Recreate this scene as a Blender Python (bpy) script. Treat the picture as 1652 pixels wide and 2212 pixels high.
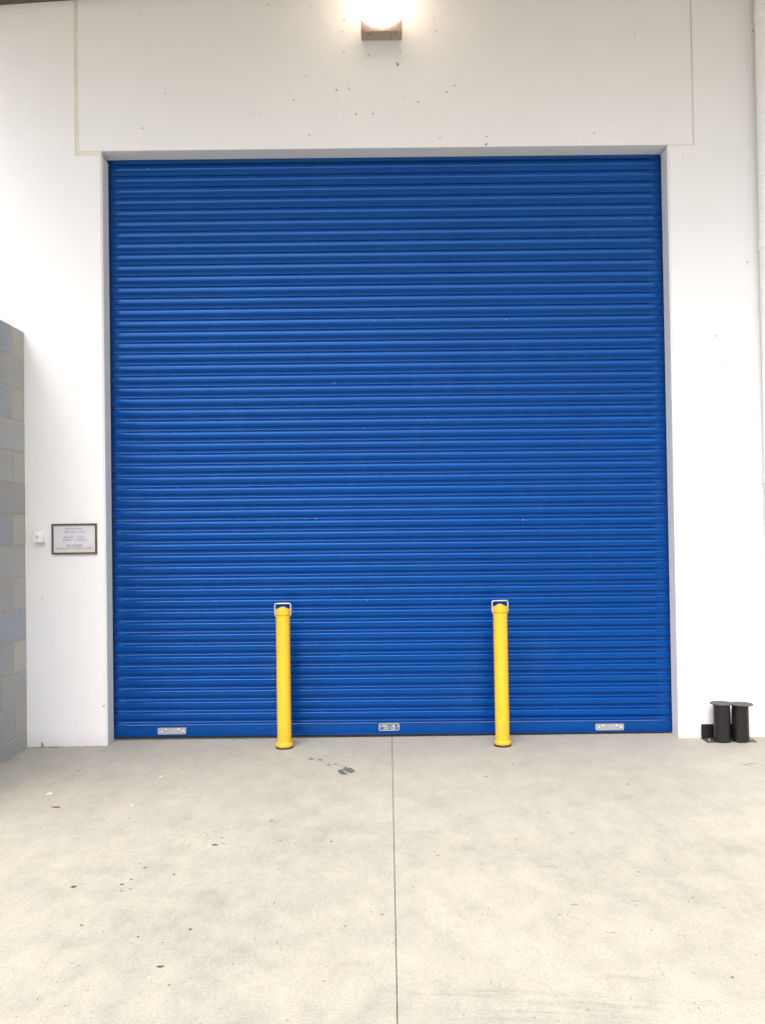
import bpy, bmesh, math, random
from mathutils import Vector, Matrix, noise
R = math.radians
for o in list(bpy.data.objects): bpy.data.objects.remove(o)
sc = bpy.context.scene
COL = sc.collection

# ---------------------------------------------------------------- camera
cam_data = bpy.data.cameras.new("camera"); cam = bpy.data.objects.new("camera", cam_data); COL.objects.link(cam)
cam_data.sensor_fit = 'VERTICAL'; cam_data.sensor_height = 36.0; cam_data.lens = 36.0 * 2000 / 2212
cam_data.clip_start = 0.05; cam_data.clip_end = 2000
yaw, pitch, roll = math.atan(-9/2000), math.atan(33/2000), R(0.85)
fw = Vector((math.sin(yaw)*math.cos(pitch), math.cos(yaw)*math.cos(pitch), math.sin(pitch)))
rt = fw.cross(Vector((0, 0, 1))).normalized(); up = rt.cross(fw)
r2 = rt*math.cos(roll) - up*math.sin(roll); u2 = rt*math.sin(roll) + up*math.cos(roll)
M = Matrix((r2, u2, -fw)).transposed().to_4x4(); M.translation = Vector((0, -6.0, 1.387))
cam.matrix_world = M
sc.camera = cam

# ---------------------------------------------------------------- sky, sun, exposure
SUN_EL, SUN_AZ = 50.0, 194.0          # azimuth clockwise from +Y (north); 180 = behind the camera
w = bpy.data.worlds.new("World"); sc.world = w; w.use_nodes = True
nt = w.node_tree; nt.nodes.clear()
sky = nt.nodes.new('ShaderNodeTexSky'); sky.sky_type = 'NISHITA'; sky.sun_disc = False
sky.sun_elevation = R(SUN_EL); sky.sun_rotation = R(SUN_AZ); sky.dust_density = 6.0; sky.air_density = 1.0
hs = nt.nodes.new('ShaderNodeHueSaturation'); hs.inputs['Saturation'].default_value = 0.62
bg = nt.nodes.new('ShaderNodeBackground'); bg.inputs['Strength'].default_value = 0.15
wo = nt.nodes.new('ShaderNodeOutputWorld')
nt.links.new(sky.outputs[0], hs.inputs['Color']); nt.links.new(hs.outputs[0], bg.inputs[0]); nt.links.new(bg.outputs[0], wo.inputs[0])
sd = bpy.data.lights.new("sun", 'SUN'); sun = bpy.data.objects.new("sun", sd); COL.objects.link(sun)
sd.energy = 0.5; sd.angle = R(40); sd.color = (1.0, 0.97, 0.93)
az, el = R(SUN_AZ), R(SUN_EL)
sdir = Vector((math.sin(az)*math.cos(el), math.cos(az)*math.cos(el), math.sin(el)))
sun.rotation_euler = sdir.to_track_quat('Z', 'Y').to_euler(); sun.location = sdir*20
sc.view_settings.view_transform = 'Standard'; sc.view_settings.look = 'None'
sc.view_settings.exposure = 0.99; sc.view_settings.gamma = 1.0
sc.view_settings.use_curve_mapping = False

# ---------------------------------------------------------------- object helpers
def tag(o, label=None, cat=None, group=None, kind=None):
    if label: o['label'] = label
    if cat: o['category'] = cat
    if group: o['group'] = group
    if kind: o['kind'] = kind
    return o
def empty(name, loc=(0, 0, 0), rz=0.0):
    o = bpy.data.objects.new(name, None); o.empty_display_size = 0.1
    COL.objects.link(o); o.location = loc; o.rotation_euler = (0, 0, rz); return o
def link(name, bm, mats, parent=None, smooth=None, loc=None):
    me = bpy.data.meshes.new(name)
    bmesh.ops.recalc_face_normals(bm, faces=bm.faces) if smooth != 'keep' else None
    bm.to_mesh(me); bm.free()
    for m in (mats if isinstance(mats, (list, tuple)) else [mats]): me.materials.append(m)
    o = bpy.data.objects.new(name, me); COL.objects.link(o)
    if parent: o.parent = parent
    if loc: o.location = loc
    if smooth == 'all' or smooth == 'keep':
        for p in me.polygons: p.use_smooth = True
    elif isinstance(smooth, (int, float)):
        me.set_sharp_from_angle(angle=R(smooth))
        for p in me.polygons: p.use_smooth = True
    return o
def box(bm, x0, x1, y0, y1, z0, z1, mi=0):
    v = [bm.verts.new(p) for p in ((x0,y0,z0),(x1,y0,z0),(x1,y1,z0),(x0,y1,z0),(x0,y0,z1),(x1,y0,z1),(x1,y1,z1),(x0,y1,z1))]
    fs = [bm.faces.new([v[i] for i in q]) for q in ((3,2,1,0),(4,5,6,7),(0,1,5,4),(1,2,6,5),(2,3,7,6),(3,0,4,7))]
    for f in fs: f.material_index = mi
    return v, fs
def bevel_all(bm, w, seg=2):
    bmesh.ops.bevel(bm, geom=list(bm.edges), offset=w, segments=seg, affect='EDGES', profile=0.6)
def bbox(x0, x1, y0, y1, z0, z1, w=0.003, seg=2):
    bm = bmesh.new(); box(bm, x0, x1, y0, y1, z0, z1); bevel_all(bm, w, seg); return bm
def lathe(bm, prof, cx=0, cy=0, n=48, mi=0, cap=True):
    rings = []
    for r, z in prof:
        if r < 1e-6: rings.append([bm.verts.new((cx, cy, z))])
        else: rings.append([bm.verts.new((cx + r*math.cos(2*math.pi*k/n), cy + r*math.sin(2*math.pi*k/n), z)) for k in range(n)])
    for a, b in zip(rings, rings[1:]):
        for k in range(n):
            k2 = (k+1) % n
            if len(a) == 1 and len(b) == 1: continue
            if len(a) == 1: f = bm.faces.new((a[0], b[k2], b[k]))
            elif len(b) == 1: f = bm.faces.new((a[k], a[k2], b[0]))
            else: f = bm.faces.new((a[k], a[k2], b[k2], b[k]))
            f.material_index = mi
    if cap:
        for rg in (rings[0], rings[-1]):
            if len(rg) > 1: bm.faces.new(rg).material_index = mi
def tube(bm, pts, r, n=12):
    pts = [Vector(p) for p in pts]; rings = []
    prev = None
    for i, p in enumerate(pts):
        t = (pts[min(i+1, len(pts)-1)] - pts[max(i-1, 0)]).normalized()
        a = prev if prev is not None else (Vector((0, 1, 0)) if abs(t.y) < .9 else Vector((1, 0, 0)))
        a = (a - t*a.dot(t)).normalized(); b = t.cross(a); prev = a
        rings.append([bm.verts.new(p + r*(a*math.cos(2*math.pi*k/n) + b*math.sin(2*math.pi*k/n))) for k in range(n)])
    for p, q in zip(rings, rings[1:]):
        for k in range(n): bm.faces.new((p[k], p[(k+1) % n], q[(k+1) % n], q[k]))
    bm.faces.new(rings[0]); bm.faces.new(rings[-1])
def prism_xz(bm, outline, y0, y1, mi=0):
    a = [bm.verts.new((x, y0, z)) for x, z in outline]; b = [bm.verts.new((x, y1, z)) for x, z in outline]
    n = len(a)
    bm.faces.new(a).material_index = mi; bm.faces.new(b[::-1]).material_index = mi
    for k in range(n): bm.faces.new((a[k], b[k], b[(k+1) % n], a[(k+1) % n])).material_index = mi
def prism_xy(bm, outline, z0, z1, mi=0):
    a = [bm.verts.new((x, y, z0)) for x, y in outline]
    b = [bm.verts.new((x, y, z1(x) if callable(z1) else z1)) for x, y in outline]
    n = len(a)
    bm.faces.new(a[::-1]).material_index = mi; bm.faces.new(b).material_index = mi
    for k in range(n): bm.faces.new((a[k], a[(k+1) % n], b[(k+1) % n], b[k])).material_index = mi
def lettering(name, lines, mat, parent, thick=0.0004):
    """lines: (text, x centre, y, z baseline, size, x stretch); drawn facing -Y, one mesh"""
    bm = bmesh.new()
    for text, x, y, z, size, sx in lines:
        cu = bpy.data.curves.new('text', 'FONT'); cu.body = text; cu.size = size; cu.align_x = 'CENTER'; cu.extrude = thick
        cu.resolution_u = 3
        ob = bpy.data.objects.new('text', cu); COL.objects.link(ob)
        bpy.context.view_layer.update()
        me = bpy.data.meshes.new_from_object(ob.evaluated_get(bpy.context.evaluated_depsgraph_get()))
        if sx < 0: sx = -sx/(max(q.co.x for q in me.vertices) - min(q.co.x for q in me.vertices))
        me.transform(Matrix.Translation((x, y, z)) @ Matrix.Rotation(R(90), 4, 'X') @ Matrix.Diagonal((sx, 1, 1, 1)))
        bm.from_mesh(me); bpy.data.objects.remove(ob); bpy.data.meshes.remove(me); bpy.data.curves.remove(cu)
    return link(name, bm, mat, parent, smooth='none')

# ---------------------------------------------------------------- materials
class N:
    def __init__(s, name):
        s.m = bpy.data.materials.new(name); s.m.use_nodes = True; s.t = s.m.node_tree
        s.b = s.t.nodes['Principled BSDF']; s.out = s.t.nodes['Material Output']
        s.tc = s.t.nodes.new('ShaderNodeTexCoord').outputs['Object']
    def n(s, typ, **kw):
        nd = s.t.nodes.new(typ)
        for k, v in kw.items(): setattr(nd, k, v)
        return nd
    def l(s, a, b): s.t.links.new(a, b)
    def noise(s, scale, detail=4, rough=.55, vec=None, stretch=None, dist=0.0, rot=None):
        v = vec or s.tc
        if stretch or rot:
            mp = s.n('ShaderNodeMapping')
            if stretch: mp.inputs['Scale'].default_value = stretch
            if rot: mp.inputs['Rotation'].default_value = rot
            s.l(v, mp.inputs['Vector']); v = mp.outputs[0]
        nd = s.n('ShaderNodeTexNoise'); nd.inputs['Scale'].default_value = scale; nd.inputs['Detail'].default_value = detail
        nd.inputs['Roughness'].default_value = rough; nd.inputs['Distortion'].default_value = dist
        s.l(v, nd.inputs['Vector']); return nd.outputs['Fac']
    def ramp(s, fac, stops):
        r = s.n('ShaderNodeValToRGB'); e = r.color_ramp.elements
        e[0].position, e[1].position = stops[0][0], stops[-1][0]
        for p, c in stops[1:-1]: e.new(p)
        for el_, (p, c) in zip(e, stops): el_.color = (c if isinstance(c, tuple) else (c, c, c)) + (1,)
        s.l(fac, r.inputs[0]); return r.outputs[0]
    def mix(s, fac, a, b, mode='MIX'):
        m = s.n('ShaderNodeMix', data_type='RGBA', blend_type=mode)
        for sock, v in ((m.inputs[0], fac), (m.inputs[6], a), (m.inputs[7], b)):
            if isinstance(v, (int, float)): sock.default_value = v
            elif isinstance(v, tuple): sock.default_value = v + (1,)
            else: s.l(v, sock)
        return m.outputs[2]
    def math(s, op, a, b=0.0, clamp=False):
        m = s.n('ShaderNodeMath', operation=op, use_clamp=clamp)
        for sock, v in ((m.inputs[0], a), (m.inputs[1], b)):
            if isinstance(v, (int, float)): sock.default_value = v
            else: s.l(v, sock)
        return m.outputs[0]
    def sep(s, vec=None):
        x = s.n('ShaderNodeSeparateXYZ'); s.l(vec or s.tc, x.inputs[0]); return x.outputs
    def bump(s, h, strength=.3, dist=.002, prev=None):
        b = s.n('ShaderNodeBump'); b.inputs['Strength'].default_value = strength; b.inputs['Distance'].default_value = dist
        s.l(h, b.inputs['Height'])
        if prev: s.l(prev, b.inputs['Normal'])
        return b.outputs[0]
    def set(s, color=None, rough=None, metal=None, normal=None, spec=None, **kw):
        for k, v in (('Base Color', color), ('Roughness', rough), ('Metallic', metal), ('Normal', normal), ('Specular IOR Level', spec)) + tuple(kw.items()):
            if v is None: continue
            sk = s.b.inputs[k]
            if isinstance(v, (int, float)): sk.default_value = v
            elif isinstance(v, tuple): sk.default_value = v + (1,) if len(v) == 3 else v
            else: s.l(v, sk)
        return s.m

def mk_simple(name, col, rough=.5, metal=0.0, var=.12, scale=30, spec=.5, **kw):
    k = N(name)
    c = k.ramp(k.noise(scale, 5), [(.25, tuple(v*(1-var) for v in col)), (.75, tuple(min(1, v*(1+var)) for v in col))])
    rr = k.ramp(k.noise(scale*1.7, 3), [(.2, max(0, rough-.06)), (.8, min(1, rough+.08))])
    return k.set(c, rr, metal, spec=spec, **kw)

def mk_wall(name, base=(.79, .795, .82)):
    k = N(name)
    big = k.noise(.9, 5, .6); c = k.ramp(big, [(.3, tuple(v*.965 for v in base)), (.7, base)])
    streak = k.noise(3.0, 5, .65, stretch=(5.0, 1.0, .35))
    c = k.mix(k.ramp(streak, [(.58, 0.0), (.85, .12)]), c, (.58, .55, .49))
    # splash-back grime on the lowest few centimetres and rare scuffs
    z = k.sep()[2]
    low = k.math('MULTIPLY', k.math('SUBTRACT', 1.0, k.math('DIVIDE', z, .10), True), k.noise(14, 5, .7))
    c = k.mix(k.math('MULTIPLY', low, .55, True), c, (.42, .40, .36))
    scuff = k.noise(9, 6, .75, stretch=(1, 1, 1.6))
    c = k.mix(k.ramp(scuff, [(.74, 0.0), (.80, .25)]), c, (.60, .58, .54))
    h = k.noise(170, 3, .6); h2 = k.noise(38, 4, .6)
    nb = k.bump(h, .45, .0022, k.bump(h2, .2, .005))
    return k.set(c, .62, normal=nb, spec=.3)
M_WALL = mk_wall('white_wall_paint')
M_JOINT = mk_simple('beige_joint_sealant', (.71, .675, .62), .75, var=.10, scale=9)

def mk_floor():
    k = N('brushed_concrete')
    warp = k.noise(1.1, 3, .5)
    a = k.noise(.75, 10, .68, dist=.3); b = k.noise(6, 9, .74, stretch=(1.3, .75, 1), dist=.3)
    f = k.math('ADD', k.math('MULTIPLY', a, .5), k.math('MULTIPLY', b, .5))
    c = k.ramp(f, [(.36, (.350, .343, .292)), (.46, (.430, .418, .348)), (.55, (.485, .470, .388)), (.66, (.525, .508, .424))])
    t1 = k.noise(3.6, 11, .84, stretch=(1.4, .7, 1), rot=(0, 0, R(24)), dist=.25)
    c = k.mix(k.ramp(t1, [(.50, 0.0), (.71, .42)]), c, (.30, .288, .245))
    t2 = k.noise(2.8, 11, .84, stretch=(1.9, .6, 1), rot=(0, 0, R(-38)), dist=.3)
    c = k.mix(k.ramp(t2, [(.52, 0.0), (.72, .34)]), c, (.33, .32, .275))
    pale = k.noise(7.5, 8, .75, stretch=(1.3, .7, 1), rot=(0, 0, R(-12)))
    c = k.mix(k.ramp(pale, [(.56, 0.0), (.78, .40)]), c, (.575, .555, .475))
    hair = k.noise(11, 10, .85, stretch=(1.6, .7, 1), rot=(0, 0, R(35)))
    c = k.mix(k.ramp(hair, [(.60, 0.0), (.72, .22)]), c, (.30, .28, .24))
    rust = k.noise(1.9, 5, .6)
    c = k.mix(k.ramp(rust, [(.62, 0.0), (.76, .30)]), c, (.55, .43, .27))
    # slab colour mixes darker towards the door, with a noisy edge
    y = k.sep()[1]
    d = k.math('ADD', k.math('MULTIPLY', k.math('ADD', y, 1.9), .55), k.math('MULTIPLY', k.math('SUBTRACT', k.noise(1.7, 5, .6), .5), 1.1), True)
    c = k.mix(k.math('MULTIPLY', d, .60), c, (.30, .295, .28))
    fine = k.noise(95, 4, .75)
    c = k.mix(1.0, c, k.ramp(fine, [(.28, .80), (.72, 1.12)]), 'MULTIPLY')
    pit = k.noise(42, 3, .6)
    c = k.mix(k.ramp(pit, [(.735, 0.0), (.76, .55)]), c, (.20, .19, .17))
    h = k.noise(140, 4, .7)
    nb = k.bump(h, .18, .0015, k.bump(b, .12, .004))
    rr = k.ramp(t1, [(.3, .62), (.7, .82)])
    return k.set(c, rr, normal=nb, spec=.28)
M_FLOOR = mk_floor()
def mk_stain(name, col, lo, hi):
    k = N(name)
    n_ = k.noise(60, 4, .7); al = k.ramp(n_, [(.25, lo), (.6, hi)])
    k.set(col, .55, spec=.3); k.l(al, k.b.inputs['Alpha']); return k.m
M_STAINS = [mk_stain('stain_faint', (.20, .19, .165), .03, .24), mk_stain('stain_mid', (.13, .125, .11), .12, .48),
            mk_stain('stain_dark', (.075, .070, .066), .35, .80), mk_stain('stain_pale', (.78, .80, .80), .35, .95),
            mk_stain('stain_rubber', (.13, .135, .145), .30, .85), mk_stain('stain_smear', (.2, .19, .17), .0, .055)]
M_GROOVE = mk_simple('joint_dirt', (.13, .12, .10), .9, var=.7, scale=70)

def mk_blue():
    k = N('blue_powder_coat')
    c = k.ramp(k.noise(1.4, 5, .6), [(.3, (.0004, .038, .200)), (.7, (.0007, .046, .232))])
    dust = k.noise(2.2, 6, .7, stretch=(1.5, 1, .5))
    c = k.mix(k.ramp(dust, [(.55, 0.0), (.8, .05)]), c, (.20, .28, .36))
    rr = k.ramp(k.noise(5, 4), [(.3, .15), (.7, .21)])
    k.b.inputs['Specular Tint'].default_value = (.12, .38, 1.0, 1)
    streak = k.noise(7, 5, .7, stretch=(3.0, 1, .25))
    c = k.mix(k.ramp(streak, [(.60, 0.0), (.85, .10)]), c, (.10, .16, .24))
    speck = k.noise(55, 3, .5)
    c = k.mix(k.ramp(speck, [(.735, 0.0), (.755, .30)]), c, (.25, .30, .36))
    return k.set(c, rr, spec=1.0, **{'Coat Weight': .07, 'Coat Roughness': .12})
M_BLUE = mk_blue()
M_GALV = mk_simple('galvanised_steel', (.42, .43, .43), .42, .55, .15, 40)
M_RIVET = mk_simple('bright_steel', (.85, .86, .88), .22, .9, .05, 60)
M_NAVY = mk_simple('navy_guide_steel', (.006, .012, .035), .6, var=.2)  # the guide channels' own dark navy colour
M_DARK = mk_simple('black_rubber', (.018, .018, .019), .7, var=.3)
def mk_yellow():
    k = N('yellow_powder_coat')
    c = k.ramp(k.noise(12, 5), [(.25, (.80, .42, .022)), (.75, (.87, .47, .026))])
    z = k.sep()[2]
    low = k.math('SUBTRACT', 1.0, k.math('DIVIDE', z, .22), True)
    g = k.math('MULTIPLY', k.math('MULTIPLY', low, low), k.ramp(k.noise(45, 6, .75, stretch=(1, 1, 2)), [(.45, 0.0), (.7, 1.0)]), True)
    c = k.mix(k.math('MULTIPLY', g, .75), c, (.20, .14, .05))
    scr = k.noise(38, 4, .8, stretch=(1, 1, .3))
    c = k.mix(k.ramp(scr, [(.70, 0.0), (.74, .35)]), c, (.36, .22, .05))
    return k.set(c, k.ramp(k.noise(20, 4), [(.2, .28), (.8, .42)]), spec=.5)
M_YELLOW = mk_yellow()
M_BAIL = mk_simple('plated_steel_bail', (.66, .56, .48), .35, .35, .08, 50)
def mk_black_steel():
    k = N('black_painted_steel')
    c = k.ramp(k.noise(14, 6, .7), [(.35, (.007, .006, .008)), (.7, (.014, .012, .014))])
    return k.set(c, k.ramp(k.noise(25, 4), [(.3, .30), (.7, .5)]), spec=.45)
M_BLACK = mk_black_steel()
M_CAP = mk_simple('dusty_black_cap', (.060, .058, .059), .6, var=.2, scale=25)
M_PLASTIC = mk_simple('white_plastic', (.83, .83, .80), .4, var=.03)
M_BUTTON = mk_simple('grey_plastic', (.55, .56, .55), .4, var=.06)
M_PAPER = mk_simple('laminated_paper', (.62, .62, .67), .25, var=.03, scale=8)
M_PAPER_EDGE = mk_simple('yellowed_backing', (.68, .57, .46), .5, var=.10, scale=8)
M_FRAME = mk_simple('dark_bronze_frame', (.075, .068, .070), .45, var=.2)
M_INK = mk_simple('grey_ink', (.13, .125, .15), .6, var=.05)
M_HOUSING = mk_simple('bronze_lamp_housing', (.34, .26, .22), .5, .0, .15)
M_CANOPY = mk_simple('canopy_soffit', (.10, .08, .075), .7, var=.1, scale=4)
M_MOTH = mk_simple('moth_brown', (.22, .18, .14), .9, var=.4, scale=300)
M_MOTH_PALE = mk_simple('moth_grey', (.42, .42, .42), .9, var=.3, scale=300)
M_LEAF = mk_simple('dry_leaf', (.36, .13, .07), .7, var=.45, scale=90)
M_LEAF2 = mk_simple('dry_brown_leaf', (.28, .19, .11), .8, var=.4, scale=90)
M_PLATE = mk_simple('name_plate_dark', (.11, .12, .18), .35, .3, .2, 50)
M_PLATE_TXT = mk_simple('name_plate_cream', (.66, .72, .60), .5, var=.08, scale=60)

LAMP = 6.0
CANOPY_D = 2.6
M_CANOPY_S = mk_simple('white_soffit_paint', (.74, .70, .66), .8, var=.05, scale=3)
MOTHS = [(-1.404, 4.243), (-0.73, 4.818), (-0.44, 4.803), (-0.232, 4.705), (-0.245, 4.632), (-0.233, 4.5), (-0.072, 4.47), (-0.487, 4.343), (-0.285, 4.248), (-0.204, 4.256), (-0.599, 4.235), (-0.566, 4.186), (-0.783, 4.104), (-0.847, 4.11), (-0.049, 4.089), (-0.159, 4.086), (-0.468, 3.957), (-1.555, 4.018), (-1.558, 4.768), (0.357, 4.71), (0.369, 4.621), (1.663, 4.58), (0.133, 4.494), (0.113, 4.412), (0.484, 4.264), (0.432, 4.224), (0.247, 4.16), (0.146, 4.189), (1.387, 3.934), (0.384, 3.919), (0.685, 3.876), (0.689, 3.924), (1.959, 3.756), (2.436, 4.59), (2.361, 3.074), (2.218, 2.423), (2.151, 2.599), (2.381, 2.015), (2.013, 1.804), (-2.235, 0.961), (-1.842, 0.26)]
SPECKS = [(-1.56, 3.808), (-0.993, 2.615), (-0.335, 2.354), (-0.139, 2.043), (-0.467, 1.452), (-0.14, 0.902), (0.307, 2.086), (0.903, 1.422), (-0.061, 2.764), (0.813, 2.756)]
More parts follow.
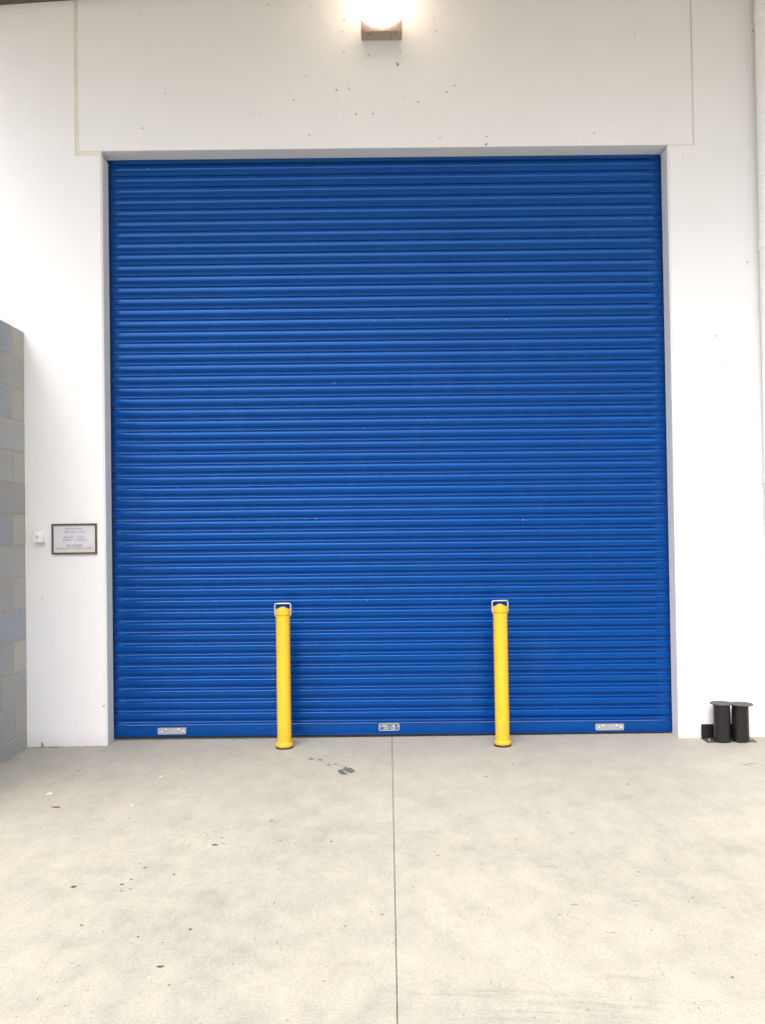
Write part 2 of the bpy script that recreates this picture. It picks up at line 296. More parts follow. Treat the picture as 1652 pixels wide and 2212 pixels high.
STAINS = [(-0.475, -0.407, 0.0182, 0.0278, 0.6), (-0.418, -0.426, 0.0153, 0.0111, 0.5), (-0.361, -0.559, 0.0109, 0.0211, 0.6), (-1.244, -2.366, 0.011, 0.0141, 0.75), (-1.215, -2.337, 0.0157, 0.0036, 0.4), (-1.016, -2.168, 0.0087, 0.0065, 0.8), (-1.048, -2.125, 0.0039, 0.0053, 0.6), (-1.078, -2.113, 0.0024, 0.004, 0.6), (-0.877, -2.249, 0.0066, 0.0075, 0.85), (-1.038, -2.293, 0.0065, 0.0061, 0.85), (-1.06, -2.347, 0.0069, 0.0095, 0.85), (-1.042, -2.412, 0.0041, 0.0057, 0.8), (-1.014, -2.393, 0.0041, 0.0046, 0.7), (-1.095, -2.718, 0.005, 0.0057, 0.85), (-1.207, -2.72, 0.0025, 0.0038, 0.7), (-0.703, -2.763, 0.0065, 0.0074, 0.9), (-0.87, -2.817, 0.0056, 0.0063, 0.8), (-0.776, -2.862, 0.0028, 0.0035, 0.7), (-0.74, -3.035, 0.0111, 0.0086, 0.75), (-0.684, -3.156, 0.0053, 0.0043, 0.85), (-0.439, -2.548, 0.0034, 0.0053, 0.8), (-0.388, -2.878, 0.0027, 0.0043, 0.85), (-0.265, -1.88, 0.0051, 0.0091, 0.85), (-0.226, -1.78, 0.0026, 0.0063, 0.6), (-0.568, -1.576, 0.0072, 0.007, 0.7), (-0.776, -1.905, 0.0164, 0.0104, 0.75), (-0.741, -1.889, 0.0113, 0.0075, 0.6), (-0.761, -1.815, 0.0073, 0.0047, 0.7), (-0.838, -1.761, 0.0043, 0.0048, 0.8), (-0.852, -1.735, 0.0032, 0.0049, 0.7), (-0.78, -1.693, 0.0032, 0.005, 0.8), (-0.755, -1.7, 0.0027, 0.0033, 0.8), (-0.808, -1.73, 0.0086, 0.0049, 0.5), (-0.715, -1.766, 0.0032, 0.0048, 0.7), (-0.89, -1.901, 0.0031, 0.006, 0.7), (-1.023, -1.82, 0.0026, 0.0047, 0.6), (-0.934, -1.795, 0.0063, 0.0047, 0.4), (-0.493, -1.862, 0.0072, 0.0046, 0.6), (-0.544, -1.896, 0.0041, 0.0045, 0.6), (-0.424, -1.901, 0.0036, 0.0075, 0.5), (-0.461, -2.211, 0.0085, 0.003, 0.5), (-0.518, -2.123, 0.0068, 0.0053, 0.4), (-0.77, -2.138, 0.0024, 0.004, 0.6), (-0.918, -2.611, 0.002, 0.0031, 0.8), (-0.877, -2.653, 0.0034, 0.003, 0.6), (-0.887, -2.618, 0.002, 0.003, 0.6), (-1.032, -3.005, 0.0026, 0.0032, 0.7), (-0.93, -3.156, 0.002, 0.003, 0.6), (-1.058, -3.229, 0.0021, 0.003, 0.7), (-1.033, -3.326, 0.0023, 0.003, 0.7), (-1.079, -3.33, 0.0023, 0.0032, 0.6), (-0.465, -2.848, 0.0024, 0.0035, 0.7), (-0.444, -3.084, 0.0022, 0.003, 0.8), (-0.235, -3.033, 0.002, 0.0031, 0.7), (-0.368, -2.924, 0.002, 0.003, 0.7), (-0.543, -3.051, 0.002, 0.003, 0.6), (-0.075, -2.638, 0.0033, 0.006, 0.6), (-0.039, -2.661, 0.0033, 0.0059, 0.7), (-1.465, -1.94, 0.0036, 0.0044, 0.6), (-1.642, -1.647, 0.0077, 0.0068, 0.6), (-1.81, -0.608, 0.0096, 0.013, 0.5), (-1.791, -0.743, 0.0047, 0.0099, 0.6), (-1.685, -0.51, 0.0035, 0.0081, 0.5), (-1.261, -1.512, 0.0045, 0.009, 0.5), (-1.507, -1.241, 0.0042, 0.0061, 0.5), (-1.145, -2.555, 0.0061, 0.0032, 0.4), (-0.315, -2.448, 0.002, 0.0034, 0.6), (-0.297, -2.354, 0.002, 0.0035, 0.5), (-0.19, -2.023, 0.002, 0.0042, 0.6), (-0.298, -1.598, 0.002, 0.0086, 0.6), (-0.452, -1.009, 0.0037, 0.0067, 0.4), (-1.204, -0.598, 0.0109, 0.013, 0.3), (-0.302, -3.366, 0.0066, 0.0074, 0.25), (-0.626, -3.115, 0.0086, 0.0052, 0.25), (-0.213, -3.142, 0.0057, 0.0036, 0.45), (-1.187, -2.995, 0.002, 0.003, 0.5), (-1.126, -3.028, 0.002, 0.003, 0.6), (-0.974, -3.082, 0.002, 0.003, 0.5), (-0.577, -3.21, 0.002, 0.003, 0.5), (-0.669, -3.247, 0.002, 0.003, 0.5), (-0.52, -3.379, 0.002, 0.003, 0.5), (-1.207, -3.038, 0.002, 0.003, 0.5), (-0.342, -2.729, 0.002, 0.003, 0.4), (-0.267, -2.809, 0.002, 0.003, 0.4), (-0.945, -1.785, 0.0026, 0.0032, 0.6), (-1.009, -1.696, 0.0022, 0.0033, 0.5), (-0.67, -1.713, 0.0021, 0.0033, 0.6), (-0.653, -1.727, 0.0027, 0.0033, 0.6), (-0.595, -1.752, 0.0021, 0.0032, 0.6), (-0.532, -1.811, 0.0021, 0.0031, 0.5), (-0.443, -1.424, 0.0034, 0.0056, 0.4), (-0.478, -1.437, 0.0023, 0.0037, 0.4), (-0.073, -1.715, 0.0064, 0.0049, 0.35), (0.709, -0.611, 0.008, 0.0104, 0.5), (0.858, -0.829, 0.0032, 0.0095, 0.7), (0.212, -0.915, 0.0032, 0.0069, 0.7), (0.446, -0.908, 0.0025, 0.0069, 0.5), (1.259, -1.039, 0.0097, 0.0109, 0.5), (0.332, -1.527, 0.0055, 0.0071, 0.6), (0.759, -1.509, 0.0089, 0.0072, 0.5), (0.65, -1.508, 0.0033, 0.0054, 0.6), (0.552, -1.879, 0.0081, 0.0045, 0.5), (0.537, -2.022, 0.0029, 0.0056, 0.7), (0.51, -2.077, 0.002, 0.0041, 0.5), (0.195, -2.071, 0.0068, 0.0055, 0.5), (0.202, -1.94, 0.002, 0.0044, 0.4), (1.121, -2.162, 0.0028, 0.0065, 0.85), (1.246, -2.024, 0.0068, 0.0084, 0.4), (0.661, -2.236, 0.0046, 0.0038, 0.6), (0.542, -2.216, 0.0023, 0.0038, 0.6), (0.361, -2.243, 0.0042, 0.005, 0.45), (0.979, -2.287, 0.0082, 0.0049, 0.5), (0.783, -2.043, 0.002, 0.0042, 0.5), (0.08, -2.411, 0.0031, 0.0046, 0.7), (0.511, -2.423, 0.002, 0.0034, 0.4), (0.234, -2.551, 0.002, 0.0053, 0.6), (0.348, -2.621, 0.002, 0.0061, 0.8), (0.32, -2.668, 0.0021, 0.0039, 0.8), (0.664, -2.596, 0.0159, 0.0041, 0.65), (0.652, -2.612, 0.002, 0.0031, 0.6), (0.825, -2.578, 0.0021, 0.0042, 0.7), (0.908, -2.568, 0.0505, 0.0052, 0.25), (1.146, -2.652, 0.0041, 0.003, 0.5), (1.191, -2.637, 0.0041, 0.004, 0.6), (0.191, -2.73, 0.0057, 0.003, 0.4), (0.556, -2.703, 0.0033, 0.003, 0.5), (0.593, -2.682, 0.0057, 0.0039, 0.5), (0.621, -2.681, 0.0025, 0.003, 0.5), (0.746, -2.833, 0.0132, 0.003, 0.55), (0.978, -2.867, 0.0031, 0.0069, 0.4), (0.962, -2.859, 0.002, 0.0035, 0.6), (1.147, -2.472, 0.006, 0.0066, 0.35), (1.16, -3.005, 0.0026, 0.004, 0.8), (0.308, -3.019, 0.002, 0.0031, 0.6), (0.222, -3.009, 0.002, 0.0048, 0.5), (0.774, -3.042, 0.0022, 0.003, 0.6), (0.395, -3.159, 0.002, 0.0043, 0.4), (0.69, -3.268, 0.002, 0.0092, 0.5), (0.552, -3.334, 0.002, 0.003, 0.7), (0.643, -3.34, 0.002, 0.003, 0.5), (0.839, -3.289, 0.0047, 0.0032, 0.45), (0.917, -3.287, 0.0053, 0.003, 0.35), (0.869, -3.327, 0.0023, 0.0032, 0.7), (0.865, -3.302, 0.002, 0.003, 0.7), (0.921, -3.355, 0.002, 0.003, 0.7), (0.921, -3.123, 0.002, 0.003, 0.7), (0.903, -3.209, 0.002, 0.003, 0.6), (0.357, -2.434, 0.002, 0.0034, 0.4), (0.02, -2.192, 0.0024, 0.0052, 0.7), (-0.035, -2.659, 0.002, 0.004, 0.7), (0.716, -3.369, 0.002, 0.003, 0.4), (0.786, -3.384, 0.0026, 0.003, 0.3), (2.044, -0.677, 0.0453, 0.0251, 0.3), (1.243, -1.483, 0.0111, 0.0073, 0.3), (1.034, -1.603, 0.0032, 0.0052, 0.4), (0.811, -1.812, 0.0124, 0.0093, 0.25), (0.518, -0.855, 0.028, 0.0118, 0.2), (1.199, -2.887, 0.0038, 0.0051, 0.2)]
PALE = [(-1.294, -0.763, 0.0093, 0.0122), (-0.251, -0.329, 0.0042, 0.0086), (-1.809, -1.062, 0.0163, 0.026), (-0.758, -3.106, 0.0043, 0.0104), (-0.955, -2.303, 0.0037, 0.0036), (-1.311, -1.293, 0.0083, 0.0099), (-0.605, -1.97, 0.003, 0.0043)]

# ================================================================ ground (one sheet; the saw-cut joint is a real groove)
rnd = random.Random(7)
bm = bmesh.new()
JX = lambda y: .0108 + .0012*(y+1.7)              # joint centre line, very slightly off square
ys = [-400, -40, -9] + [-9 + .05*k for k in range(1, 187)] + [.6, 40, 400]
XL, XR = -400, 400
prev = None
for y in ys:
    wob = .0007*noise.noise(Vector((0, y*9, 0)))
    hw = .0015 + .0007*noise.noise(Vector((3, y*14, 0)))
    j = JX(y if -9 <= y <= .6 else 0) + wob
    row = [bm.verts.new(p) for p in ((XL, y, 0), (-6, y, 0), (j-hw, y, 0), (j-hw*.8, y, -.010), (j+hw*.8, y, -.010), (j+hw, y, 0), (6, y, 0), (XR, y, 0))]
    if prev:
        for i in range(7):
            f = bm.faces.new((prev[i], prev[i+1], row[i+1], row[i])); f.material_index = 1 if i in (2, 3, 4) else 0
    prev = row
def blot(cx, cy, rx, ry, mi, n=11, jag=.3, z=.0006, rot=0):
    v = []
    ph = rnd.random()*10
    for k in range(n):
        a = 2*math.pi*k/n
        q = 1 + jag*(noise.noise(Vector((math.cos(a)*1.3+ph, math.sin(a)*1.3, ph)))*1.6)
        x, y = rx*q*math.cos(a), ry*q*math.sin(a)
        v.append(bm.verts.new((cx + x*math.cos(rot) - y*math.sin(rot), cy + x*math.sin(rot) + y*math.cos(rot), z)))
    bm.faces.new(v).material_index = mi
for (x, y, rx, ry, t) in STAINS:
    mi = 2 if t < .45 else 3 if t < .7 else 4
    if rx > .02 and ry < rx*.6 and t < .6:
        for q in range(4): blot(x + rx*rnd.uniform(-.6, .6), y + ry*rnd.uniform(-.8, .8), rx*rnd.uniform(.3, .6), ry*rnd.uniform(.3, .6), mi, jag=.6, z=.0005+.0001*q)
    else: blot(x, y, rx, ry, mi)
for (x, y, rx, ry) in PALE: blot(x, y, rx, ry, 5, jag=.7)
# rubbery tread blotch in front of the left bollard, two lobes with a gap
for lobe in ([(-.303,-.668),(-.297,-.690),(-.302,-.706),(-.292,-.735),(-.288,-.760),(-.262,-.783),(-.238,-.777),(-.246,-.752),(-.256,-.728),(-.262,-.700),(-.280,-.672)],
             [(-.283,-.664),(-.262,-.690),(-.252,-.716),(-.240,-.732),(-.222,-.748),(-.203,-.712),(-.201,-.694),(-.214,-.660),(-.236,-.622),(-.246,-.630),(-.258,-.606),(-.284,-.598),(-.262,-.622),(-.268,-.645)]):
    bm.faces.new([bm.verts.new((x + .002*rnd.uniform(-1, 1), y + .003*rnd.uniform(-1, 1), .0011)) for x, y in lobe]).material_index = 6
for k in range(26):                                  # skid flecks trailing off towards the bollard
    t = k/26; blot(-.30 - .16*t + rnd.uniform(-.02, .02), -.58 + .19*t + rnd.uniform(-.03, .03), rnd.uniform(.002, .006), rnd.uniform(.004, .012), 3 if k % 3 else 2, z=.0009)
for k in range(420):                                 # fine grit and drips over the slab
    y = -4.2*rnd.random()**.8 + .05; x = rnd.uniform(-2.3, 2.9)*(1 - max(0, -y-1)*.09)
    s_ = rnd.uniform(.0010, .0030)
    blot(x, y, s_*rnd.uniform(.7, 2), s_*rnd.uniform(1, 2.4), rnd.choice((2, 2, 3, 3, 4)), n=6, z=.0014)
for k in range(150):                                 # crumbs and dirt caught along the foot of the wall and the shutter
    t = rnd.random()
    if t < .35: x, y = rnd.uniform(-2.33, -1.83), -.003 - .02*rnd.random()**2
    elif t < .6: x, y = rnd.uniform(1.87, 2.9), -.005 - .02*rnd.random()**2
    elif t < .75: x, y = -2.34 + .02*rnd.random()**2, rnd.uniform(-.6, 0)
    else: x, y = rnd.uniform(-1.8, 1.84), .13 - .03*rnd.random()**2
    blot(x, y, rnd.uniform(.003, .016), rnd.uniform(.0015, .005), rnd.choice((2, 3, 3, 4)), n=7, jag=.8, z=.0019)
def scratch(x, y, L, a, mi, wd=.0016):
    v = []; w2 = []
    for k in range(9):
        t = k/8; px = x + L*t*math.cos(a); py = y + L*t*math.sin(a) + .04*L*math.sin(t*3+x)
        h = wd*(.3 + math.sin(math.pi*t))*(.6 + .8*rnd.random())
        v.append(bm.verts.new((px, py - h, .0017))); w2.append(bm.verts.new((px, py + h, .0017)))
    for k in range(8): bm.faces.new((v[k], v[k+1], w2[k+1], w2[k])).material_index = mi
for k in range(46): scratch(rnd.uniform(-2.2, 2.4), rnd.uniform(-3.4, -.3), rnd.uniform(.03, .16), R(rnd.choice((0, 8, -10, 150, -40)) + rnd.uniform(-12, 12)), 2, rnd.uniform(.0008, .002))
for x, y, L, a in ((.12, -3.22, .75, -4), (.30, -3.28, .6, -8), (.15, -3.36, .8, -3), (.52, -3.30, .5, -6), (.62, -3.12, .5, -12)):
    for q in range(5): scratch(x + rnd.uniform(-.1,.1), y + rnd.uniform(-.03,.03), L*rnd.uniform(.3,.8), R(a+rnd.uniform(-3,3)), 7, rnd.uniform(.003,.008))
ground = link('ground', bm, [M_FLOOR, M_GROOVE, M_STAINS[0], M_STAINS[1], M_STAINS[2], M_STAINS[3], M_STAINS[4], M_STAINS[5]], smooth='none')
for p in ground.data.polygons: p.use_smooth = False
tag(ground, 'pale cream concrete forecourt with a straight saw-cut joint and dark drips', 'ground', kind='structure')

# ================================================================ warehouse wall: piers, header panel, sealant joints
wall = empty('warehouse_wall'); tag(wall, 'white painted concrete wall with a wide opening for the blue shutter', 'wall')
XO0, XO1, YB = -1.824, 1.860, .40                     # opening sides, back of the wall
SO = lambda x: 3.861 - .0054*x                        # soffit line (slightly out of level, as built)
CH = .012
def pier(pts_low, hx0, hx1):
    bm = bmesh.new()
    prism_xy(bm, pts_low, -.05, lambda x: SO(x) - (.030 if x < 0 else .007))
    box(bm, hx0, hx1, 0, YB, 3.80, 5.6) if False else None
    return bm
bm = pier([(-1.998, 0), (XO0-CH, 0), (XO0, CH), (XO0, YB), (-1.998, YB)], 0, 0)
box(bm, -14, -1.998, 0, YB, -.05, 5.6)
link('pier', bm, M_WALL, wall, smooth='none')
bm = pier([(XO1, CH), (XO1+CH, 0), (2.036, 0), (2.036, YB), (XO1, YB)], 0, 0)
box(bm, 2.036, 14, 0, YB, -.05, 5.6)
# cement fillet where the reveal meets the slab
prism_xy(bm, [(XO1-.001, .145), (XO1-.001, CH), (XO1+CH, -.0015), (2.03, -.0015), (2.03, .01), (XO1+.02, .02)], -.05, .012)
link('pier', bm, M_WALL, wall, smooth='none')
bm = bmesh.new()                                       # header panel, a precast unit with arrises
HL, HR = -1.972, 2.028
v, fs = box(bm, HL, HR, 0, YB, 3.86, 5.6)
for q in v:
    if q.co.z < 4: q.co.z = SO(q.co.x)
bm.edges.ensure_lookup_table()
ed = [e for e in bm.edges if all(abs(q.co.y) < 1e-6 for q in e.verts) and not all(q.co.z > 5 for q in e.verts)]
bmesh.ops.bevel(bm, geom=ed, offset=.006, segments=2, affect='EDGES', profile=.5)
link('header_panel', bm, M_WALL, wall, smooth='none')
bm = bmesh.new()                                       # sealant set back in the joints
box(bm, -1.999, HL+.001, .006, .05, 3.83, 5.6); box(bm, HR-.001, 2.037, .007, .05, 3.84, 5.6)
def slab(x0, x1, y0):
    vv, _ = box(bm, x0, x1, y0, .05, 0, 1)
    for q in vv: q.co.z = SO(q.co.x) + (.002 if q.co.z > .5 else (-.032 if x0 < 0 else -.009))
slab(-1.972, XO0-CH*.4, .006); slab(XO1+CH*.4, 2.027, .005)
link('sealant_joint', bm, M_JOINT, wall, smooth='none')

# ================================================================ roller shutter
sh = empty('roller_shutter', (.018, .15, 0)); tag(sh, 'closed blue ribbed roller shutter filling the opening in the white wall', 'roller shutter')
TILT = -.0042
PIT = .0746
Z0, Z1 = .092, 3.95
prof = [(0.00, 3.2), (.012, 2.1), (.03, 1.45), (.06, 1.05), (.10, .75), (.17, .35), (.25, .1), (.33, .15), (.41, .55), (.455, 1.1), (.485, 2.0), (.515, 3.6), (.55, 5.6), (.60, 7.6),
        (.67, 9.3), (.74, 10.2), (.785, 10.3), (.80, 9.6), (.812, 8.0), (.825, 6.6), (.838, 6.1), (.855, 6.5), (.875, 8.4), (.90, 10.6), (.925, 11.4), (.950, 10.8), (.968, 8.8), (.985, 5.8)]
bm = bmesh.new()
xs = [-1.85, -1.785, -1.76, -1.2, -.6, 0, .6, 1.2, 1.735, 1.76, 1.79, 1.85]
cols = []
npz = int((Z1-Z0)/PIT)
zz = []
for i in range(npz+1):
    for t, d in prof: zz.append((Z0 + npz*PIT - (i+t)*PIT + PIT, d))
zz = [(z, d) for z, d in zz if z >= Z0-.002]
rows = []
for zi, (z, d) in enumerate(zz):
    ri = zi//len(prof); row = []
    for x in xs:
        dd = d*.0016 + .0012*noise.noise(Vector((x*1.3, ri*3.7, 0)))
        if abs(x) > 1.775: dd = (d*.75 + 2.6)*.001       # pressed flatter where the curtain runs into its guides
        row.append(bm.verts.new((x, dd + .0012*noise.noise(Vector((x*.9, 0, z*1.3))), z + TILT*x + .0009*noise.noise(Vector((x*.7, ri*5.1, 3))))))
    rows.append(row)
for a, b in zip(rows, rows[1:]):
    for i in range(len(xs)-1): bm.faces.new((b[i], b[i+1], a[i+1], a[i]))
cur = link('curtain', bm, M_BLUE, sh, smooth='keep')
def tilt(o):
    for q in o.data.vertices: q.co.z += TILT*q.co.x
    return o
bm = bmesh.new()                                       # flat bottom rail with a lip
box(bm, -1.838, 1.836, -.0075, .03, .028, .0905); bevel_all(bm, .0018, 2)
b2 = bmesh.new(); box(b2, -1.838, 1.836, -.013, .03, .019, .0275); bevel_all(b2, .0015, 1)
me = bpy.data.meshes.new('t'); b2.to_mesh(me); bm.from_mesh(me); b2.free()
rail = tilt(link('bottom_rail', bm, M_BLUE, sh, smooth=40))
bm = bmesh.new(); box(bm, -1.836, 1.834, .0, .025, .004, .0185)
tilt(link('rubber_seal', bm, M_DARK, sh, smooth='none'))
for s_ in (-1, 1):                                     # guide channels with a flared bell mouth at the top
    bm = bmesh.new()
    x_in = -1.8385 if s_ < 0 else 1.8385
    x_out = -1.8417 if s_ < 0 else 1.8417
    box(bm, min(x_in, x_out), max(x_in, x_out), -.012, .03, .01, 3.83)
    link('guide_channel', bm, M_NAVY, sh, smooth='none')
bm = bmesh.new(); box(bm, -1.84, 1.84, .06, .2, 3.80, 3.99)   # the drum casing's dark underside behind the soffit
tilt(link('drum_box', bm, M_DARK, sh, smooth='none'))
for cx, cz in ((-1.4575, .0605), (1.430, .0475)):
    cz -= TILT*0
    bm = bmesh.new(); o_ = []
    for (qx, qz, a0) in ((.0855, .0135, 0), (-.0855, .0135, 90), (-.0855, -.0135, 180), (.0855, -.0135, 270)):
        for k in range(5):
            a = R(a0 + 22.5*k); o_.append((qx + .008*math.cos(a), qz + .008*math.sin(a)))
    prism_xz(bm, o_, -.0125, -.0078)
    p = link('lock_plate', bm, M_GALV, sh, smooth='none', loc=(cx, 0, cz)); p.rotation_euler = (0, -TILT, 0)
    for rx, rz in ((-.068, -.006), (-.040, .009), (.046, .009), (.075, -.003)):
        bm = bmesh.new(); lathe(bm, [(0, .0050), (.0032, .0046), (.0055, .0030), (.0066, 0)], n=16)
        r_ = link('rivet', bm, M_RIVET, p, smooth=60, loc=(rx, -.0125, rz)); r_.rotation_euler = (R(90), 0, 0)
bm = bmesh.new(); o_ = []
for (qx, qz, a0) in ((.058, .014, 0), (-.058, .014, 90), (-.058, -.014, 180), (.058, -.014, 270)):
    for k in range(5): a = R(a0 + 22.5*k); o_.append((qx + .009*math.cos(a), qz + .009*math.sin(a)))
prism_xz(bm, o_, -.0105, -.0078); prism_xz(bm, [(x*.945, z*.86) for x, z in o_], -.0112, -.0105, 1)
pl = link('name_plate', bm, [mk_simple('plate_silver', (.60, .64, .74), .4, .3, .06, 60), M_PLATE], sh, smooth='none', loc=(-.024, 0, .0665))
lettering('lettering', [('ABLE', -.0265, -.0120, .0018, .0200, .92), ('9757 1677', .0050, -.0120, -.0165, .0195, .95)], M_PLATE_TXT, pl)
bm = bmesh.new(); box(bm, .006, .024, -.0122, -.0113, .0045, .0068); link('rule_line', bm, M_PLATE_TXT, pl, smooth='none')
bm = bmesh.new(); box(bm, .027, .036, -.0122, -.0113, .0030, .0130); link('emblem', bm, M_PLATE_TXT, pl, smooth='none')
for rx in (-.057, .059):
    bm = bmesh.new(); lathe(bm, [(0, .0040), (.0030, .0034), (.0048, 0)], n=14)
    r_ = link('rivet', bm, M_RIVET, pl, smooth=60, loc=(rx, -.0110, .003)); r_.rotation_euler = (R(90), 0, 0)

# ================================================================ bollards
def make_bollard():
    t = empty('bollard')
    bm = bmesh.new(); lathe(bm, [(.0445, .012), (.0445, .8365), (.0405, .8370), (.0405, .8425)], n=56); link('tube', bm, M_YELLOW, t, smooth=40)
    bm = bmesh.new(); lathe(bm, [(.0400, .8415), (.0474, .8415), (.0476, .8430), (.0474, .873), (.0464, .8746), (.0360, .8762), (.029, .8795), (.021, .8860), (.012, .8905), (.006,.8918), (0, .8920)], n=56)
    link('cap', bm, M_YELLOW, t, smooth=30)
    bm = bmesh.new(); lathe(bm, [(.0528, .011), (.0540, .0125), (.0540, .028), (.0520, .0315), (.0470, .0350), (.0446, .0365)], n=56); link('base_collar', bm, M_YELLOW, t, smooth=55)
    bm = bmesh.new(); lathe(bm, [(.0548, .0), (.0548, .0085), (.0530, .0108)], n=48); link('rubber_foot', bm, M_DARK, t, smooth=50)
    bm = bmesh.new(); W, zt = .0505, .9125
    pts = [(-.0425, 0, .829), (-.0470, 0, .836), (-.0505, 0, .848), (-W, 0, .87)]
    for k in range(6): a = R(180 - 18*k); pts.append((-W + .013 + .013*math.cos(a), 0, zt - .013 + .013*math.sin(a)))
    for k in range(6): a = R(90 - 18*k); pts.append((W - .013 + .013*math.cos(a), 0, zt - .013 + .013*math.sin(a)))
    pts += [(W, 0, .87), (.0505, 0, .848), (.0470, 0, .836), (.0425, 0, .829)]
    tube(bm, pts, .0037, 10); link('bail_handle', bm, M_BAIL, t, smooth=60)
    return t
def copy_tree(o, parent=None):
    c = o.copy(); COL.objects.link(c); c.parent = parent
    for ch in list(o.children): copy_tree(ch, c)
    return c
b1 = make_bollard(); b2_ = copy_tree(b1)
b1.location = (-.668, -.115, 0); b1.rotation_euler = (R(.0), R(0), 0)
b2_.location = (.7085, -.135, 0); b2_.rotation_euler = (0, R(-.15), R(6))
G = 'yellow bollards in front of the blue shutter'
tag(b1, 'yellow tubular bollard nearer the framed notice and dark floor blotch', 'bollard', G)
tag(b2_, 'yellow tubular bollard nearer the pair of short black posts', 'bollard', G)

# ================================================================ block wall
bw = empty('block_wall', (-2.343, 0, 0)); tag(bw, 'grey concrete block wall with sandy mortar, running out from the white wall', 'wall')
TOP = 2.697; BH, BL, MJ = .2, .4, .010
k = N('concrete_block')
vc = k.n('ShaderNodeVertexColor', layer_name='tone').outputs[0]
c = k.mix(1.0, vc, k.ramp(k.noise(60, 6, .8), [(.3, .80), (.7, 1.14)]), 'MULTIPLY')
c = k.mix(k.ramp(k.noise(6, 5, .7), [(.55, 0.0), (.8, .35)]), c, (.20, .21, .22))
M_BLOCK = k.set(c, .9, normal=k.bump(k.noise(220, 4, .7), .5, .0015), spec=.2)
M_MORTAR = mk_simple('sandy_mortar', (.43, .385, .28), .92, var=.22, scale=30)
bm = bmesh.new(); lay = bm.loops.layers.float_color.new('tone')
tones = [(.258, .278, .302), (.280, .292, .300), (.292, .297, .294), (.250, .274, .304), (.280, .284, .278), (.266, .280, .292)]
rb = random.Random(4)
course = 0; z1 = TOP
while z1 > -.05:
    z0 = max(z1 - BH + MJ, -.05)
    y1 = -.001 ; first = BL/2 if course % 2 == 0 else BL
    Lb = first
    while y1 > -1.7:
        y0 = y1 - Lb + MJ
        jz = rb.uniform(-.0012, .0012); jx = rb.uniform(-.0008, .0012)
        tmp = bmesh.new(); box(tmp, -.19, jx, y0, y1, z0+jz, z1+jz - (rb.uniform(0, .006) if course == 0 else 0)); bevel_all(tmp, .0025, 1)
        me = bpy.data.meshes.new('t'); tmp.to_mesh(me); tmp.free(); n0 = len(bm.faces); bm.from_mesh(me); bpy.data.meshes.remove(me)
        bm.faces.ensure_lookup_table(); tn = rb.choice(tones); g = 1.42*rb.uniform(.92, 1.1)
        if Lb == BL/2: tn = (.315, .305, .282)
        for f in bm.faces[n0:]:
            for lp in f.loops: lp[lay] = (tn[0]*g, tn[1]*g, tn[2]*g, 1)
        y1 = y0 - MJ; Lb = BL
    z1 -= BH; course += 1
link('blockwork', bm, M_BLOCK, bw, smooth='none')
bm = bmesh.new(); box(bm, -.186, -.0025, -1.79, -.0005, -.05, TOP-.012); link('mortar', bm, M_MORTAR, bw, smooth='none')

# ================================================================ notice in its frame
nf = empty('framed_notice', (-2.0235, 0, 1.3415)); tag(nf, 'small framed paper notice with opening hours on the white wall', 'sign')
bm = bmesh.new(); W2, H2, FW = .146, .0985, .0105
for a in ((-W2, W2, H2-FW, H2), (-W2, W2, -H2, -H2+FW), (-W2, -W2+FW, -H2+FW, H2-FW), (W2-FW, W2, -H2+FW, H2-FW)): box(bm, a[0], a[1], -.014, 0, a[2], a[3])
link('frame', bm, M_FRAME, nf, smooth='none')
bm = bmesh.new(); box(bm, -W2+FW, W2-FW, -.006, -.001, -H2+FW, H2-FW); link('backing', bm, M_PAPER_EDGE, nf, smooth='none')
bm = bmesh.new(); box(bm, -W2+FW+.007, W2-FW-.008, -.0068, -.0062, -H2+FW+.010, H2-FW-.004); link('paper_sheet', bm, M_PAPER, nf, smooth='none')
T = []
WD = {'Rem': .113, 'Ope': .136, 'Mon': .136, '8:0': .145, 'DEL': .104, 'PLE': .232}
for txt, z, s_, sx in (('Removal Dock', .0655, .0150, 1.05), ('Operating  Hours', .0455, .0150, 1.05), ('Monday \u2013 Friday', .0105, .0150, 1.05), ('8:00am to 3:00pm', -.0080, .0150, 1.05), ('DELIVERIES', -.0435, .0150, 1.08), ('PLEASE RING THE BUZZER', -.0625, .0150, 1.10)):
    T.append((txt, -.001, -.0072, z-.004, .0158, -WD[txt[:3]]))
L_ = lettering('lettering', T, M_INK, nf, .0002)
bm = bmesh.new(); box(bm, -.053, .051, -.0074, -.0070, -.0505, -.0495); link('underline', bm, M_INK, nf, smooth='none')

# ================================================================ buzzer
bz = empty('door_buzzer', (-2.2455, 0, 1.357)); tag(bz, 'small white buzzer box with round push button beside the framed notice', 'buzzer')
link('back_plate', bbox(-.032, .040, -.012, 0, -.036, .036, .003), M_PLASTIC, bz, smooth=40)
link('housing', bbox(-.033, .031, -.042, -.0122, -.034, .033, .004), M_PLASTIC, bz, smooth=40)
bm = bmesh.new(); lathe(bm, [(0, .0035), (.009, .0035), (.0125, .001), (.0125, 0)], n=28)
o = link('push_button', bm, M_BUTTON, bz, smooth=50, loc=(-.006, -.042, 0)); o.rotation_euler = (R(90), 0, 0)
link('slot', bbox(-.0285, -.0260, -.0426, -.0421, .019, .028, .0004, 1), M_DARK, bz, smooth='none')

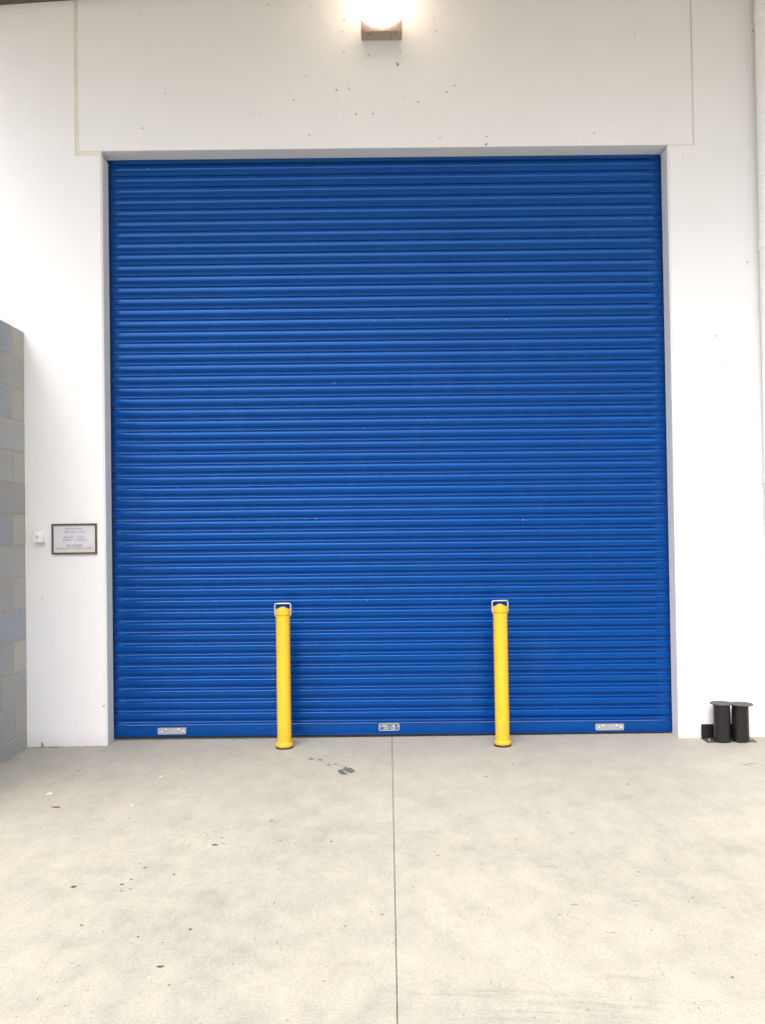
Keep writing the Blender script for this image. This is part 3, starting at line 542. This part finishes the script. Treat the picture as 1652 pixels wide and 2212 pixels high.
# ================================================================ short black posts on their angle bracket
pp = empty('twin_posts', (2.155, -.112, 0)); tag(pp, 'pair of short black steel posts with disc tops on an angle bracket', 'stub posts')
for dx, hx in ((-.058, -.056), (.0590, .066)):
    bm = bmesh.new(); lathe(bm, [(.051, .0048), (.051, .236)], n=48)
    po = link('post', bm, M_BLACK, pp, smooth=40, loc=(dx, 0, 0))
    bm = bmesh.new(); lathe(bm, [(.0665, .2362), (.070, .2372), (.070, .2418), (.0685, .2428)], n=56)
    link('disc_cap', bm, M_CAP, po, smooth=30, loc=(hx-dx, .006 if dx < 0 else -.006, .0010 if dx < 0 else -.0035))
bm = bmesh.new(); box(bm, -.161, .137, .075, .083, .0045, .094); link('angle_bracket', bm, M_BLACK, pp, smooth='none')
bm = bmesh.new(); box(bm, -.161, .150, -.030, .083, 0, .0044); link('foot_plate', bm, M_CAP, pp, smooth='none')
for bx_ in (-.132, .128):
    bm = bmesh.new(); lathe(bm, [(.009, .0045), (.009, .0085), (.0052, .0086), (.0052, .017), (0, .0175)], n=6)
    link('anchor_bolt', bm, M_GALV, pp, smooth='none', loc=(bx_, .02, 0))

# ================================================================ floodlight
bm.free() if False else None
fl = empty('floodlight', (.012, 0, 4.565)); tag(fl, 'lit warm floodlight in a brown housing high above the shutter', 'floodlight')
link('housing', bbox(-.131, .133, -.115, 0, .002, .30, .007), M_HOUSING, fl, smooth=40)
bm = bmesh.new()
for a, b in ((-.100, -.088), (-.078, -.068), (.058, .068), (.083, .094)):
    bm = bmesh.new(); box(bm, a, b, -.09, -.08, -.012, .004); link('hinge_tab', bm, M_HOUSING, fl, smooth='none')
k = N('lit_glass_glare'); k.set((1, .95, .85), .2); k.b.inputs['Emission Color'].default_value = (1.0, .80, .62, 1); k.b.inputs['Emission Strength'].default_value = LAMP
bm = bmesh.new()  # glass dome made oversized, its glowing shape stands in for the lamp's glare
NR = 20; NS = 48; rings = []
for i in range(NR+1):
    a = (math.pi/2)*i/NR
    rings.append([bm.verts.new((.165*math.sin(a)*math.cos(2*math.pi*q/NS), -.116 - .10*math.cos(a), .188 + .164*math.sin(a)*math.sin(2*math.pi*q/NS))) for q in range(NS)] if i else [bm.verts.new((0, -.216, .188))])
for a, b in zip(rings, rings[1:]):
    for q in range(NS):
        if len(a) == 1: bm.faces.new((a[0], b[q], b[(q+1) % NS]))
        else: bm.faces.new((a[q], b[q], b[(q+1) % NS], a[(q+1) % NS]))
link('glass_glare_dome', bm, k.m, fl, smooth=60)

# ================================================================ downpipe at the right end
dp = empty('downpipe', (2.471, -.066, 0)); tag(dp, 'white painted round downpipe on the white wall, at its far right', 'downpipe')
M_PIPE = mk_simple('white_pipe_paint', (.80, .81, .82), .4, var=.03)
bm = bmesh.new(); lathe(bm, [(.050, .02), (.050, 5.4)], n=40); link('pipe', bm, M_PIPE, dp, smooth=40)
for z in (3.19, 4.66, 1.69, .19):
    bm = bmesh.new(); lathe(bm, [(.0505, z-.055), (.0545, z-.052), (.0545, z+.010), (.0505, z+.012)], n=40); link('socket', bm, M_PIPE, dp, smooth=40)

# ================================================================ canopy (its dark underside only just enters at the top)
cp = empty('canopy', (0, 0, 0)); tag(cp, 'dark canopy whose underside edge shows at the upper corner above the block wall', 'canopy')
bm = bmesh.new()
x0, x1 = -3.0, 8.0
zf = lambda x: 4.868 + .05*(x + 2.0)*(1 if x < -1.5 else 0) + (.0 if x < -1.5 else .025 + .012*(x+1.5))
pts = [x0, -1.5, x1]
prism_xz(bm, [(x, zf(x) + .05) for x in pts] + [(x1, 5.5), (x0, 5.4)], -CANOPY_D, -.002)
link('soffit', bm, M_CANOPY_S, cp, smooth='none')
bm = bmesh.new()                                       # brown trim closing the soffit against the wall
prism_xz(bm, [(x, zf(x)) for x in pts] + [(x1, zf(x1) + .049), (-1.5, zf(-1.5) + .049), (x0, zf(x0) + .049)], -.045, -.002)
link('trim', bm, M_CANOPY, cp, smooth='none')

# ================================================================ moths and gnats, leaves
def moth_mesh():
    bm = bmesh.new()
    lathe(bm, [(0, -.009), (.0016, -.006), (.0022, 0), (.0018, .005), (0, .008)], n=8)
    for s_ in (-1, 1):
        f = [bm.verts.new(p) for p in ((0, -.0012, .005), (s_*.004, -.0010, .0015), (s_*.0055, -.0003, -.0085), (s_*.0015, -.0010, -.0095), (0, -.0022, -.004))]
        bm.faces.new(f)
    return bm
m0 = link('moth', moth_mesh(), M_MOTH, None, smooth='none'); first = True
rm = random.Random(3)
mdata = m0.data; bpy.data.objects.remove(m0)
pale = mdata.copy(); pale.materials.clear(); pale.materials.append(M_MOTH_PALE)
special = {(MOTHS[i][0], MOTHS[i][1]) for i in ()}
for i, (x, z) in enumerate(MOTHS):
    o = bpy.data.objects.new('moth', mdata); COL.objects.link(o)
    o.location = (x, -.0028 - (0 if abs(x) < 3 else 0), z); o.rotation_euler = (0, R(rm.uniform(-70, 70)), 0)
    s_ = rm.uniform(.55, 1.0)
    near = z > 3.9 and -2 < x < 2.03
    lab, grp = ('tiny dark moth resting on the wall panel above the shutter', 'moths around the floodlight') if near else ('tiny dark gnat stuck on the white wall beside the opening', 'gnats on the wall beside the opening')
    if i == 23: s_, lab = 1.5, 'largest dark moth, just under the floodlight on the wall panel'
    if i == 30: s_, lab = 1.35, 'dark moth on the lower edge of the panel, right above the shutter'
    o.scale = (s_*.72, s_*.8, s_*1.0)
    o.name = 'moth' if near else 'gnat'
    tag(o, lab, 'moth' if near else 'gnat', grp)
for x, z in SPECKS:
    o = bpy.data.objects.new('fly', pale); COL.objects.link(o); s_ = rm.uniform(.35, .6)
    o.location = (x, .1465, z); o.rotation_euler = (0, R(rm.uniform(0, 360)), 0); o.scale = (s_, s_, s_)
    tag(o, 'tiny pale fly sitting on a rib of the blue shutter', 'fly', 'flies on the blue shutter')
def leaf(name, L, W, mat, curl):
    bm = bmesh.new(); g = []
    for i in range(9):
        t = i/8; wd = W*math.sin(math.pi*(t**.8))*(1-.15*t) + .0004
        g.append([bm.verts.new((s_*wd, L*(t-.5), curl*(abs(s_)**1.5)*.5 + curl*.8*(2*t-1)**2)) for s_ in (-1, -.5, 0, .5, 1)])
    for a, b in zip(g, g[1:]):
        for q in range(4): bm.faces.new((a[q], a[q+1], b[q+1], b[q]))
    o = link(name, bm, mat, None, smooth='all')
    md = o.modifiers.new('thickness', 'SOLIDIFY'); md.thickness = .0006
    return o
o = leaf('leaf', .052, .008, M_LEAF, .005); o.location = (-2.240, -.018, .0165); o.rotation_euler = (R(28), R(20), R(42))
tag(o, 'reddish dry leaf leaning on the base of the white wall near the block wall', 'leaf')
o = leaf('leaf', .048, .010, M_LEAF2, .004); o.location = (-1.688, -1.325, .003); o.rotation_euler = (R(2), 0, R(88))
tag(o, 'brown dry leaf lying flat on the concrete, well out from the wall', 'leaf')
bm = bmesh.new(); tube(bm, [(-.03, 0, .003), (-.012, -.004, .0042), (.008, -.002, .0036), (.03, -.012, .003)], .0022, 7)
o = link('twig', bm, mk_simple('twig_bark', (.14, .11, .09), .9, var=.3), None, smooth='all', loc=(-2.172, -.02, 0))
tag(o, 'thin dark twig lying at the foot of the white wall', 'twig')

# ================================================================ unseen warehouse added behind the camera to darken reflections in the shutter's ribs
ob = empty('unseen_warehouse', (2, -27, 0)); tag(ob, 'unseen low grey warehouse, added to darken reflections in the blue shutter', 'building')
M_OPP = mk_simple('unseen_grey_cladding', (.13, .135, .13), .8, var=.2, scale=.6)
bm = bmesh.new(); box(bm, -26, 24, -12, 0, -.05, 3.9); link('unseen_cladding', bm, M_OPP, ob, smooth='none')
bm = bmesh.new(); prism_xz(bm, [(-26.4, 3.9), (24.4, 3.9), (24.4, 4.2), (-1, 5.2), (-26.4, 4.2)], -12.3, .4); link('unseen_roof', bm, M_HOUSING if False else M_CANOPY, ob, smooth='none')
for x in (-16, -4, 8, 18):
    bm = bmesh.new(); box(bm, x-2, x+2, .002, .06, 0, 3.4); link('unseen_roller_door', bm, M_BLOCK, ob, smooth='none')
